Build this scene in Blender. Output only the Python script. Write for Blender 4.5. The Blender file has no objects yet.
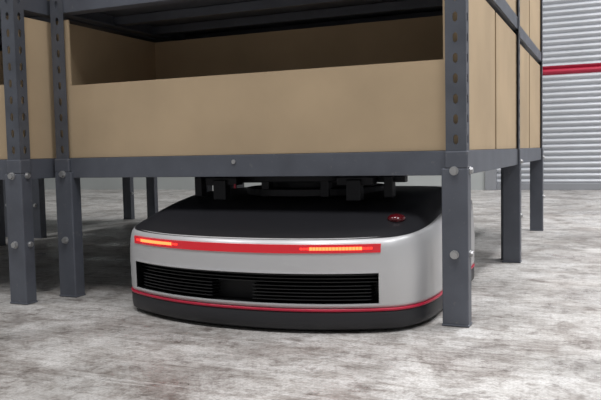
import bpy, math, random
from mathutils import Vector, Matrix
random.seed(4)
sc = bpy.context.scene
col = sc.collection

# ------------------------------------------------------------ materials
def new_mat(name):
    m = bpy.data.materials.new(name); m.use_nodes = True
    nt = m.node_tree
    return m, nt, nt.nodes['Principled BSDF']

def simple(name, c, rough=0.5, metal=0.0, noise=0.0, scale=8, bump=0.0, emit=None, es=0, coat=0, grime=0.0):
    m, nt, b = new_mat(name)
    b.inputs['Base Color'].default_value = (*c, 1)
    b.inputs['Roughness'].default_value = rough
    b.inputs['Metallic'].default_value = metal
    if coat: 
        b.inputs['Coat Weight'].default_value = coat
        b.inputs['Coat Roughness'].default_value = 0.15
    if emit:
        b.inputs['Emission Color'].default_value = (*emit, 1)
        b.inputs['Emission Strength'].default_value = es
    if noise or bump:
        tc = nt.nodes.new('ShaderNodeTexCoord')
        n = nt.nodes.new('ShaderNodeTexNoise'); n.inputs['Scale'].default_value = scale
        n.inputs['Detail'].default_value = 6
        nt.links.new(tc.outputs['Object'], n.inputs['Vector'])
        if noise:
            r = nt.nodes.new('ShaderNodeValToRGB')
            r.color_ramp.elements[0].position = 0.3
            r.color_ramp.elements[1].position = 0.7
            r.color_ramp.elements[0].color = (*[x*(1-noise) for x in c], 1)
            r.color_ramp.elements[1].color = (*[min(1, x*(1+noise)) for x in c], 1)
            nt.links.new(n.outputs['Fac'], r.inputs['Fac'])
            out = r.outputs['Color']
            if grime:
                n2 = nt.nodes.new('ShaderNodeTexNoise'); n2.inputs['Scale'].default_value = 45
                n2.inputs['Detail'].default_value = 8; n2.inputs['Roughness'].default_value = 0.75
                nt.links.new(tc.outputs['Object'], n2.inputs['Vector'])
                r2 = nt.nodes.new('ShaderNodeValToRGB')
                r2.color_ramp.elements[0].position = 0.60; r2.color_ramp.elements[0].color = (0, 0, 0, 1)
                r2.color_ramp.elements[1].position = 0.72; r2.color_ramp.elements[1].color = (grime,)*3+(1,)
                nt.links.new(n2.outputs['Fac'], r2.inputs['Fac'])
                mx = nt.nodes.new('ShaderNodeMix'); mx.data_type = 'RGBA'
                nt.links.new(r2.outputs['Color'], mx.inputs[0])
                nt.links.new(out, mx.inputs[6]); mx.inputs[7].default_value = (0.33, 0.31, 0.29, 1)
                out = mx.outputs[2]
            nt.links.new(out, b.inputs['Base Color'])
        if bump:
            bp = nt.nodes.new('ShaderNodeBump'); bp.inputs['Strength'].default_value = bump
            bp.inputs['Distance'].default_value = 0.004
            nt.links.new(n.outputs['Fac'], bp.inputs['Height'])
            nt.links.new(bp.outputs['Normal'], b.inputs['Normal'])
    return m

STEEL = simple('painted_steel_grey', (0.108, 0.117, 0.14), 0.45, 0.2, 0.14, 10, grime=0.35)
STEEL_UP = simple('slotted_angle_grey', (0.095, 0.103, 0.122), 0.5, 0.2, 0.15, 14, grime=0.35)
BOLT = simple('zinc_bolt', (0.5, 0.5, 0.5), 0.4, 0.8)
CARD = simple('cardboard', (0.46, 0.345, 0.218), 0.85, 0, 0.09, 4, 0.12)
CARDIN = simple('cardboard_edge', (0.40, 0.29, 0.18), 0.9, 0, 0.08, 30)
SILVER = simple('silver_paint', (0.60, 0.60, 0.605), 0.40, 0.32, coat=0.2)
BLACK = simple('satin_black', (0.018, 0.018, 0.021), 0.38, 0, coat=0.2)
MATTE = simple('matte_black', (0.005, 0.005, 0.006), 0.6)
SKIRT = simple('rubber_skirt', (0.018, 0.018, 0.021), 0.5)
FIN = simple('grille_fin', (0.014, 0.014, 0.016), 0.35, 0.2)
RED = simple('red_trim', (0.50, 0.01, 0.045), 0.35)
REDL = simple('red_light_bar', (0.36, 0.006, 0.012), 0.25, coat=0.4, emit=(0.95, 0.01, 0.03), es=0.32)
LED = simple('led_segment', (0.9, 0.12, 0.05), 0.3, emit=(1.0, 0.10, 0.025), es=5.0)
LEDD = simple('led_segment_edge', (0.8, 0.05, 0.03), 0.3, emit=(1.0, 0.03, 0.02), es=1.4)
LENS = simple('red_lens', (0.10, 0.004, 0.008), 0.15, coat=0.6)
DARKMET = simple('dark_metal', (0.02, 0.02, 0.023), 0.5, 0.5)
LAMPH = simple('lamp_housing', (0.8, 0.8, 0.8), 0.5)

# ------------------------------------------------------------ mesh builder
class MB:
    def __init__(s): s.v = []; s.f = []; s.m = []
    def quad(s, pts, mi=0):
        i = len(s.v); s.v += [tuple(p) for p in pts]; s.f.append(tuple(range(i, i+len(pts)))); s.m.append(mi)
    def box(s, x0, x1, y0, y1, z0, z1, mi=0):
        i = len(s.v)
        s.v += [(x0,y0,z0),(x1,y0,z0),(x1,y1,z0),(x0,y1,z0),(x0,y0,z1),(x1,y0,z1),(x1,y1,z1),(x0,y1,z1)]
        for f in ((0,3,2,1),(4,5,6,7),(0,1,5,4),(1,2,6,5),(2,3,7,6),(3,0,4,7)):
            s.f.append(tuple(i+k for k in f)); s.m.append(mi)
    def cyl(s, c, ax, r, h, n=16, mi=0, r2=None):
        ax = Vector(ax).normalized(); c = Vector(c)
        a = ax.orthogonal().normalized(); b = ax.cross(a)
        r2 = r if r2 is None else r2
        i = len(s.v)
        for k in range(n):
            t = 2*math.pi*k/n
            s.v.append(tuple(c + (a*math.cos(t)+b*math.sin(t))*r))
        for k in range(n):
            t = 2*math.pi*k/n
            s.v.append(tuple(c + ax*h + (a*math.cos(t)+b*math.sin(t))*r2))
        for k in range(n):
            s.f.append((i+k, i+(k+1)%n, i+n+(k+1)%n, i+n+k)); s.m.append(mi)
        s.f.append(tuple(i+k for k in reversed(range(n)))); s.m.append(mi)
        s.f.append(tuple(i+n+k for k in range(n))); s.m.append(mi)
    def mesh(s, name, mats, smooth=False):
        me = bpy.data.meshes.new(name); me.from_pydata(s.v, [], s.f)
        for m in mats: me.materials.append(m)
        for p, mi in zip(me.polygons, s.m):
            p.material_index = mi; p.use_smooth = smooth
        me.update(); return me

def obj(name, me, parent=None, loc=(0,0,0), bevel=0, solid=0):
    o = bpy.data.objects.new(name, me); col.objects.link(o); o.location = loc
    if parent: o.parent = parent
    if solid:
        md = o.modifiers.new('sol', 'SOLIDIFY'); md.thickness = solid; md.offset = 0
    if bevel:
        md = o.modifiers.new('bev', 'BEVEL'); md.width = bevel; md.segments = 2; md.limit_method = 'ANGLE'
    return o

def empty(name, loc=(0,0,0)):
    e = bpy.data.objects.new(name, None); col.objects.link(e); e.location = loc; e.empty_display_size = 0.1
    return e

# ------------------------------------------------------------ room
def floor_material():
    m, nt, b = new_mat('worn_concrete')
    N = nt.nodes.new; L = nt.links.new
    tc = N('ShaderNodeTexCoord')
    def mapped(rot, sx, sy, off=0):
        mp = N('ShaderNodeMapping'); mp.inputs['Rotation'].default_value = (0, 0, rot)
        mp.inputs['Location'].default_value = (off, off*0.7, 0)
        mp.inputs['Scale'].default_value = (sx, sy, 1); L(tc.outputs['Object'], mp.inputs['Vector'])
        return mp.outputs['Vector']
    def noise(scale, det, vec=None, rough=0.55, dist=0):
        n = N('ShaderNodeTexNoise'); n.inputs['Scale'].default_value = scale
        n.inputs['Detail'].default_value = det; n.inputs['Roughness'].default_value = rough
        n.inputs['Distortion'].default_value = dist
        L(vec or tc.outputs['Object'], n.inputs['Vector']); return n.outputs['Fac']
    def ramp(fac, p0, c0, p1, c1):
        r = N('ShaderNodeValToRGB'); e = r.color_ramp.elements
        e[0].position = p0; e[0].color = (*c0, 1); e[1].position = p1; e[1].color = (*c1, 1)
        L(fac, r.inputs['Fac']); return r.outputs['Color']
    def mix(a, bb, fac, mode='MULTIPLY'):
        x = N('ShaderNodeMix'); x.data_type = 'RGBA'; x.blend_type = mode
        if isinstance(fac, float): x.inputs[0].default_value = fac
        else: L(fac, x.inputs[0])
        L(a, x.inputs[6]); L(bb, x.inputs[7]); return x.outputs[2]
    big = ramp(noise(1.6, 6, dist=0.5, rough=0.6), 0.36, (0.42, 0.405, 0.385), 0.60, (0.66, 0.645, 0.62))
    blot = ramp(noise(5, 12, rough=0.75, dist=0.6), 0.40, (0.56, 0.52, 0.50), 0.53, (1, 1, 1))
    blot2 = ramp(noise(12, 12, rough=0.78, dist=0.3), 0.38, (0.42, 0.385, 0.37), 0.47, (1, 1, 1))
    fine = ramp(noise(42, 6, rough=0.7), 0.36, (0.58, 0.55, 0.53), 0.50, (1, 1, 1))
    scr = ramp(noise(2.5, 9, mapped(0.45, 2.5, 14), 0.75), 0.42, (0.70, 0.675, 0.655), 0.50, (1, 1, 1))
    scr2 = ramp(noise(2.0, 8, mapped(-0.35, 1.5, 20, 3), 0.8), 0.40, (0.70, 0.68, 0.66), 0.47, (1, 1, 1))
    scr3 = ramp(noise(2.0, 8, mapped(1.2, 1.5, 22, 7), 0.8), 0.53, (0, 0, 0), 0.64, (0.55,)*3)
    grain = ramp(noise(170, 3, rough=0.6), 0.38, (0.72, 0.71, 0.70), 0.55, (1, 1, 1))
    dust = ramp(noise(5, 9, rough=0.75), 0.53, (0, 0, 0), 0.64, (0.65,)*3)
    lightc = N('ShaderNodeRGB'); lightc.outputs[0].default_value = (0.74, 0.73, 0.71, 1)
    c = mix(big, blot, 0.8); c = mix(c, scr, 0.75); c = mix(c, scr2, 0.7); c = mix(c, fine, 0.8)
    c = mix(c, lightc.outputs[0], dust, 'MIX'); c = mix(c, lightc.outputs[0], scr3, 'MIX')
    c = mix(c, blot2, 0.75); c = mix(c, grain, 0.85)
    L(c, b.inputs['Base Color'])
    rr = ramp(noise(4, 8, rough=0.7), 0.38, (0.26,)*3, 0.62, (0.60,)*3)
    L(rr, b.inputs['Roughness'])
    bp = N('ShaderNodeBump'); bp.inputs['Strength'].default_value = 0.22; bp.inputs['Distance'].default_value = 0.006
    L(noise(30, 10, rough=0.7), bp.inputs['Height']); L(bp.outputs['Normal'], b.inputs['Normal'])
    return m
mb = MB(); mb.box(-7, 5, -3, 7.6, -0.1, 0)
obj('floor', mb.mesh('floor', [floor_material()]))

WALL = simple('wall_paint', (0.42, 0.44, 0.43), 0.7, 0, 0.06, 2)
WB = 7.40
mb = MB()
mb.box(-7, -1.15, WB, WB+0.2, 0, 4.5)
mb.box(3.0, 5, WB, WB+0.2, 0, 4.5)
mb.box(-1.15, 3.0, WB, WB+0.2, 3.2, 4.5)
obj('wall_back', mb.mesh('wall_back', [WALL]))
mb = MB(); mb.box(-7.2, -7, -3, 7.6, 0, 4.5)
obj('wall_left', mb.mesh('wall_left', [WALL]))

SH = simple('shutter_metal', (0.50, 0.515, 0.54), 0.42, 0.35, 0.05, 3)
SHR = simple('shutter_red', (0.42, 0.012, 0.045), 0.45)
GUIDE = simple('shutter_guide', (0.30, 0.31, 0.33), 0.5, 0.3)
sh = empty('roller_shutter', (0.9, WB, 0))
mb = MB(); pitch = 0.056; prof = []
nsl = int((3.2-0.06)/pitch)
for k in range(nsl+1):
    z0 = 0.06 + k*pitch
    for t in range(8):
        tt = t/8
        prof.append((z0+tt*pitch, -0.016*math.sin(math.pi*min(tt/0.82, 1))**0.7 if tt < 0.82 else 0.006))
for (za, ya), (zb, yb) in zip(prof, prof[1:]):
    mi = 1 if 1.118 < (za+zb)/2 < 1.202 else 0
    mb.quad([(-2.0, ya+0.05, za), (2.05, ya+0.05, za), (2.05, yb+0.05, zb), (-2.0, yb+0.05, zb)], mi)
obj('curtain', mb.mesh('curtain', [SH, SHR]), sh)
mb = MB(); mb.box(-2.0, 2.05, 0.02, 0.07, 0.0, 0.065)
obj('bottom_rail', mb.mesh('rail', [GUIDE]), sh, bevel=0.004)
mb = MB(); mb.box(-2.08, -1.97, -0.03, 0.09, 0, 3.2); mb.box(2.02, 2.12, -0.03, 0.09, 0, 3.2)
obj('side_guides', mb.mesh('guides', [GUIDE]), sh, bevel=0.004)
mb = MB(); mb.box(-2.1, 2.15, -0.30, -0.002, 3.2, 3.6)
obj('drum_cover', mb.mesh('drum', [GUIDE]), sh, bevel=0.01)

# ------------------------------------------------------------ racks
W, D = 1.215, 1.05
DECKS = [0.416, 0.886, 1.356, 1.826]
TOPZ = 1.95
def rack_meshes():
    R = {}
    mb = MB()
    fw = 0.047
    def flange(P, U, width):
        z = 0.36; hp = 0.047; hl = 0.024
        a, b_ = width*0.5-0.0055, width*0.5+0.0055
        rows = []
        while z < TOPZ - hp:
            rows.append((z, z+hp-hl, False)); rows.append((z+hp-hl, z+hp, True)); z += hp
        rows.append((z, TOPZ, False))
        def p(s_, zz): return (P[0]+U[0]*s_, P[1]+U[1]*s_, zz)
        for (za, zb, hole) in rows:
            for (s0, s1, mid) in ((0, a, 0), (a, b_, 1), (b_, width, 0)):
                if hole and mid: 
                    r = 0.005
                    for (sx, sd, zx, zd) in ((s0,1,za,1),(s1,-1,za,1),(s0,1,zb,-1),(s1,-1,zb,-1)):
                        mb.quad([p(sx,zx), p(sx+sd*r,zx), p(sx,zx+zd*r)])
                    continue
                mb.quad([p(s0,za), p(s1,za), p(s1,zb), p(s0,zb)])
    for cx, sx in ((0, 1), (W, -1)):
        for cy, sy in ((0, 1), (D, -1)):
            flange((cx+sx*0.001, cy+sy*0.001), (sx, 0), fw)
            flange((cx+sx*0.001, cy+sy*0.001), (0, sy), fw*0.8)
    R['uprights'] = (mb.mesh('uprights', [STEEL_UP]), dict(solid=0.002))
    mb = MB()
    lw, ld = 0.058, 0.036
    for cx, sx in ((0, 1), (W, -1)):
        for cy, sy in ((0, 1), (D, -1)):
            xs = sorted((cx-sx*0.004, cx+sx*lw)); ys = sorted((cy-sy*0.005, cy+sy*ld))
            mb.box(xs[0], xs[1], ys[0], ys[1], 0.004, 0.375)
            xs2 = sorted((cx-sx*0.004, cx+sx*0.050))
            mb.box(xs2[0], xs2[1], ys[0], ys[1], 0.375, 0.415)
            mb.box(xs[0]-0.002, xs[1]+0.002, ys[0]-0.002, ys[1]+0.002, 0, 0.006)
    R['legs'] = (mb.mesh('legs', [STEEL]), dict(bevel=0.003))
    mb = MB()
    for cx, sx in ((0, 1), (W, -1)):
        for cy, sy in ((0, 1), (D, -1)):
            for zz in (0.369, 0.172):
                mb.cyl((cx+sx*0.028, cy-sy*0.005, zz), (0, -sy, 0), 0.0105, 0.003, 20)
                mb.cyl((cx+sx*0.028, cy-sy*0.008, zz), (0, -sy, 0), 0.0085, 0.007, 6)
                mb.cyl((cx-sx*0.004, cy+sy*0.018, zz), (-sx, 0, 0), 0.009, 0.003, 20)
                mb.cyl((cx-sx*0.007, cy+sy*0.018, zz), (-sx, 0, 0), 0.007, 0.005, 6)
    mb.cyl((0.60, 0.004, 0.398), (0, -1, 0), 0.006, 0.003, 12)
    R['bolts'] = (mb.mesh('bolts', [BOLT]), {})
    mb = MB()
    for i, zt in enumerate(DECKS):
        h = 0.058 if i == 0 else 0.045
        mb.box(0.05 if i == 0 else 0.004, W-0.05 if i == 0 else W-0.004, 0.004, 0.010, zt-h, zt)
        mb.box(0.004, W-0.004, 0.010, 0.045, zt-h, zt-h+0.004)
        mb.box(0.004, W-0.004, D-0.010, D-0.004, zt-h, zt)
        mb.box(0.004, W-0.004, D-0.045, D-0.010, zt-h, zt-h+0.004)
        mb.box(0.004, 0.010, 0.01, D-0.01, zt-h, zt)
        mb.box(W-0.010, W-0.004, 0.01, D-0.01, zt-h, zt)
        mb.box(0.010, 0.04, 0.045, D-0.045, zt-h, zt-h+0.004)
        mb.box(W-0.04, W-0.010, 0.045, D-0.045, zt-h, zt-h+0.004)
        for yy in (0.3, 0.52, 0.74):
            mb.box(0.010, W-0.010, yy-0.015, yy+0.015, zt-0.035, zt-0.008)
    R['beams'] = (mb.mesh('beams', [STEEL]), dict(bevel=0.0012))
    mb = MB()
    for zt in DECKS: mb.box(0.011, W-0.011, 0.011, D-0.011, zt-0.006, zt-0.001)
    R['deck_panels'] = (mb.mesh('decks', [STEEL]), {})
    return R
RM = rack_meshes()

BW, BD, BH, LIP = W-0.02, 0.50, 0.405, 0.213
def bin_mesh():
    mb = MB(); t = 0.006
    mb.box(0, BW, 0, BD, 0, t)
    mb.box(0, t, 0, BD, t, BH); mb.box(BW-t, BW, 0, BD, t, BH)
    mb.box(t, BW-t, BD-t, BD, t, BH)
    mb.box(t, BW-t, 0, t, t, LIP)
    mb.box(t, BW-t, t+0.0005, 2*t, t, LIP-0.004, 1)
    mb.box(t, 0.045, 0, t, LIP, BH); mb.box(BW-0.045, BW-t, 0, t, LIP, BH)
    return mb.mesh('cardboard_bin', [CARD, CARDIN])
BM = bin_mesh()

def rack(x0, y0):
    e = empty('storage_rack', (x0, y0, 0))
    for k, (me, kw) in RM.items():
        obj(k, me, e, **kw)
    for zt in DECKS[:3]:
        obj('cardboard_bin', BM, None, (x0+0.01, y0+0.012, zt+0.001))
        o = obj('cardboard_bin', BM, None, (x0+W-0.01, y0+D-0.012, zt+0.001)); o.rotation_euler[2] = math.pi
    return e
RX, RY = -1.525, 1.690
rack(RX, RY)
rack(RX-0.014, RY+1.075)
rack(RX-W-0.012, RY-0.13)
rack(RX-W-0.045, RY+1.20)
rack(RX-2*W-0.18, RY+1.20)

# ------------------------------------------------------------ robot
CX, Y0 = -0.820, 1.488
HW, LEN = 0.428, 0.88
FE = 0.350
def vf(u): return 0.088*(abs(u)/FE)**2.2
def front_half():
    n = 40
    us = [FE*i/n for i in range(n+1)]
    pts = [(u, vf(u)) for u in us]
    p0 = Vector((FE, 0.088)); p3 = Vector((HW, 0.29))
    d0 = Vector((1, 0.088*2.2/FE)).normalized()
    p1 = p0+d0*0.058; p2 = Vector((HW, 0.185))
    for i in range(1, 13):
        t = i/12
        q = (1-t)**3*p0+3*(1-t)**2*t*p1+3*(1-t)*t*t*p2+t**3*p3
        pts.append((q.x, q.y))
    for y in (0.34, 0.42, 0.5, 0.58, 0.66, 0.74): pts.append((HW, y))
    for i in range(1, 9):
        a = i/8*math.pi/2
        pts.append((HW-0.12+0.12*math.cos(a), LEN-0.12+0.12*math.sin(a)))
    for u in (0.2, 0.1): pts.append((u, LEN))
    pts.append((0, LEN))
    return pts
FHh = front_half()
outline = FHh[:-1] + [(0, LEN)] + [(-u, v) for (u, v) in reversed(FHh[1:-1])]
NP = len(outline)
CEN = (0, 0.46)
norms = []
for i in range(NP):
    a = Vector(outline[i-1]); b_ = Vector(outline[(i+1) % NP]); t = (b_-a).normalized()
    norms.append(Vector((t.y, -t.x)))
def sm(t): t = max(0, min(1, t)); return t*t*(3-2*t)
def zs(v): return 0.219 + 0.048*sm((v-0.02)/0.50)
def ztop(v): return 0.226 + 0.078*sm((v+0.0)/0.50)
GZ0, GZ1, GU = 0.068, 0.143, 0.333
robot = empty('warehouse_robot', (CX, Y0, 0))
def loft(levels, cap0=False, cap1=False, mats=(), skip=None):
    mb = MB()
    for L_ in levels: mb.v += L_
    for k in range(len(levels)-1):
        for i in range(NP):
            j = (i+1) % NP
            if skip and skip(k, i, j): continue
            mb.f.append((k*NP+i, k*NP+j, (k+1)*NP+j, (k+1)*NP+i)); mb.m.append(0)
    if cap0: mb.f.append(tuple(reversed(range(NP)))); mb.m.append(0)
    if cap1: mb.f.append(tuple((len(levels)-1)*NP+i for i in range(NP))); mb.m.append(0)
    return mb.mesh('loft', mats, True)
def ring(off, zf):
    return [(u+n.x*off, v+n.y*off, zf(v) if callable(zf) else zf) for (u, v), n in zip(outline, norms)]
me = loft([ring(-0.03, 0.008), ring(-0.010, 0.008), ring(-0.003, 0.013), ring(-0.001, 0.024), ring(-0.001, 0.049), ring(-0.004, 0.053), ring(-0.02, 0.053)], True, False, [SKIRT])
obj('skirt', me, robot)
me = loft([ring(-0.01, 0.052), ring(0.0, 0.0525), ring(0.0008, 0.0555), ring(0.0, 0.0585), ring(-0.01, 0.059)], False, False, [RED])
obj('trim_line', me, robot)
lv = [ring(-0.01, 0.059), ring(-0.003, 0.060), ring(-0.001, GZ0), ring(0.001, GZ1), ring(0.0, 0.172), ring(-0.002, 0.197),
      ring(-0.006, lambda v: zs(v)-0.011), ring(-0.012, lambda v: zs(v)-0.003), ring(-0.020, lambda v: zs(v)+0.001)]
def sk(k, i, j):
    if k != 2: return False
    (u0, v0), (u1, v1) = outline[i], outline[j]
    return -0.345 < min(u0, u1) and max(u0, u1) < GU and max(v0, v1) < 0.3
me = loft(lv, False, False, [SILVER], sk)
obj('silver_shell', me, robot)
def hood_ring(s, t):
    out = []
    for (u, v), n in zip(outline, norms):
        bu, bv = u-n.x*0.014, v-n.y*0.014
        uu = CEN[0]+(bu-CEN[0])*s; vv = CEN[1]+(bv-CEN[1])*s
        a = zs(v)-0.0015
        out.append((uu, vv, a+(ztop(vv)-a)*t))
    return out
hl = [hood_ring(1.0, 0.0), hood_ring(0.98, 0.26), hood_ring(0.95, 0.55), hood_ring(0.91, 0.80), hood_ring(0.86, 0.95), hood_ring(0.8, 1.0)]
for s in (0.7, 0.6, 0.5, 0.4, 0.3, 0.2, 0.1, 0.02): hl.append(hood_ring(s, 1.0))
me = loft(hl, False, True, [BLACK]); obj('hood', me, robot)
idx = [i for i in range(NP) if -0.345 < outline[i][0] < GU and outline[i][1] < 0.3]
idx.sort(key=lambda i: outline[i][0])
GL, GR = outline[idx[0]][0], outline[idx[-1]][0]
mb = MB()
dep = 0.055
for a, b_ in zip(idx, idx[1:]):
    (u0, v0), (u1, v1) = outline[a], outline[b_]
    mb.quad([(u0, v0+dep, GZ0), (u1, v1+dep, GZ0), (u1, v1+dep, GZ1), (u0, v0+dep, GZ1)])
    mb.quad([(u0, v0, GZ0), (u1, v1, GZ0), (u1, v1+dep, GZ0), (u0, v0+dep, GZ0)])
    mb.quad([(u0, v0, GZ1), (u0, v0+dep, GZ1), (u1, v1+dep, GZ1), (u1, v1, GZ1)])
for a in (idx[0], idx[-1]):
    u, v = outline[a]
    mb.quad([(u, v, GZ0), (u, v+dep, GZ0), (u, v+dep, GZ1), (u, v, GZ1)])
obj('grille_recess', mb.mesh('recess', [MATTE]), robot)
def arc_slab(mb, ua, ub, z0, z1, d0, d1, mi=0, n=24):
    P = [ua+(ub-ua)*k/n for k in range(n+1)]
    for a, b_ in zip(P, P[1:]):
        fa, fb = vf(a), vf(b_)
        mb.quad([(a, fa+d0, z0), (b_, fb+d0, z0), (b_, fb+d0, z1), (a, fa+d0, z1)], mi)
        mb.quad([(a, fa+d0, z1), (b_, fb+d0, z1), (b_, fb+d1, z1), (a, fa+d1, z1)], mi)
        mb.quad([(a, fa+d1, z0), (b_, fb+d1, z0), (b_, fb+d0, z0), (a, fa+d0, z0)], mi)
    for q in (ua, ub):
        f = vf(q); mb.quad([(q, f+d0, z0), (q, f+d0, z1), (q, f+d1, z1), (q, f+d1, z0)], mi)
mb = MB()
nf = 8
for k in range(nf):
    zc = GZ0+0.009+(GZ1-GZ0-0.018)*k/(nf-1)
    if k >= 5:
        arc_slab(mb, GL+0.005, GR-0.005, zc-0.001, zc+0.001, 0.020, 0.05)
    else:
        arc_slab(mb, GL+0.02, -0.07, zc-0.001, zc+0.001, 0.014, 0.05)
        arc_slab(mb, 0.04, GR-0.02, zc-0.001, zc+0.001, 0.014, 0.05)
obj('grille_fins', mb.mesh('fins', [FIN]), robot)
mb = MB()
arc_slab(mb, GL, GR, GZ1-0.002, GZ1+0.001, -0.0035, 0.004, 0, 40)
arc_slab(mb, GL, GR, GZ0-0.001, GZ0+0.002, -0.0015, 0.004, 0, 40)
obj('grille_frame', mb.mesh('frm', [SILVER]), robot)
mb = MB()
arc_slab(mb, -0.345, 0.337, 0.188, 0.208, -0.001, 0.01, 0, 60)
obj('light_bar', mb.mesh('bar', [REDL]), robot)
mb = MB()
for (a, b_) in ((-0.333, -0.165), (0.165, 0.322)):
    n = int((b_-a)/0.007)
    for k in range(n):
        u = a+(b_-a)*k/n
        edge = min(k, n-1-k) < 3
        arc_slab(mb, u, u+0.0060, 0.195 if not edge else 0.196, 0.202 if not edge else 0.201, -0.002, 0.004, 1 if edge else 0, 1)
obj('led_segments', mb.mesh('led', [LED, LEDD]), robot)
def ellipsoid(name, c, r, mat, parent):
    mb = MB(); n, m_ = 24, 12
    for j in range(m_+1):
        th = math.pi*j/m_
        for i in range(n):
            ph = 2*math.pi*i/n
            mb.v.append((c[0]+r[0]*math.sin(th)*math.cos(ph), c[1]+r[1]*math.sin(th)*math.sin(ph), c[2]+r[2]*math.cos(th)))
    for j in range(m_):
        for i in range(n):
            mb.f.append((j*n+i, (j+1)*n+i, (j+1)*n+(i+1) % n, j*n+(i+1) % n)); mb.m.append(0)
    return obj(name, mb.mesh(name, [mat], True), parent)
ellipsoid('status_lens', (0.340, 0.205, 0.254), (0.022, 0.026, 0.012), LENS, robot)
mb = MB()
mb.cyl((0, 0.53, 0.298), (0, 0, 1), 0.21, 0.02, 48)
mb.cyl((0, 0.53, 0.318), (0, 0, 1), 0.15, 0.022, 40)
mb.cyl((0, 0.53, 0.340), (0, 0, 1), 0.24, 0.016, 48)
for u in (-0.2, 0.2):
    mb.box(u-0.02, u+0.02, 0.29, 0.32, 0.290, 0.345)
    mb.box(u-0.05, u+0.05, 0.30, 0.34, 0.33, 0.352)
for u in (-0.30, -0.08, 0.10, 0.28):
    mb.box(u-0.012, u+0.012, 0.34, 0.37, 0.296, 0.352)
mb.box(-0.32, 0.32, 0.36, 0.39, 0.335, 0.352)
obj('lift_turntable', mb.mesh('lift', [DARKMET]), robot, bevel=0.002)
mb = MB(); mb.box(-0.156, -0.151, 0.296, 0.30, 0.322, 0.334)
obj('lift_marker', mb.mesh('ll', [RED]), robot)

# ------------------------------------------------------------ lamps
def lamp(x, y, z, sx, sy, power, c=(0.98, 0.98, 1.0)):
    e = empty('ceiling_lamp', (x, y, z))
    mb = MB(); mb.box(-sx/2-0.03, sx/2+0.03, -sy/2-0.03, sy/2+0.03, 0.01, 0.09)
    obj('housing', mb.mesh('housing', [LAMPH]), e)
    l = bpy.data.lights.new('tube', 'AREA'); l.shape = 'RECTANGLE'; l.size = sx; l.size_y = sy
    l.energy = power; l.color = c
    o = bpy.data.objects.new('tube', l); col.objects.link(o); o.parent = e
lamp(-3.5, 0.0, 4.6, 0.35, 1.5, 70); lamp(-0.5, 0.0, 4.6, 0.35, 1.5, 90); lamp(2.5, 0.0, 4.6, 0.35, 1.5, 105)
for x in (0.8, 2.8):
    lamp(x, 3.4, 4.6, 0.35, 1.5, 135)
lamp(0.8, 6.0, 4.6, 1.5, 0.35, 65); lamp(-3.0, 6.0, 4.6, 1.5, 0.35, 50)

w = bpy.data.worlds.new('World'); sc.world = w; w.use_nodes = True
bg = w.node_tree.nodes['Background']; bg.inputs[0].default_value = (0.95, 0.97, 1.0, 1); bg.inputs[1].default_value = 0.23

# ------------------------------------------------------------ camera
yaw, pitch_, roll = math.radians(23.5), math.radians(-3.8), math.radians(1.2)
F = Vector((-math.sin(yaw)*math.cos(pitch_), math.cos(yaw)*math.cos(pitch_), math.sin(pitch_)))
Rv = F.cross(Vector((0, 0, 1))).normalized(); U = Rv.cross(F)
R2 = Rv*math.cos(roll)-U*math.sin(roll); U2 = U*math.cos(roll)+Rv*math.sin(roll)
cd = bpy.data.cameras.new('camera'); cam = bpy.data.objects.new('camera', cd); col.objects.link(cam)
M = Matrix((R2, U2, -F)).transposed().to_4x4(); M.translation = Vector((0.003, 0, 0.42))
cam.matrix_world = M
cd.sensor_width = 36; cd.lens = 721/601*36; cd.clip_start = 0.02
sc.camera = cam
sc.view_settings.view_transform = 'Standard'
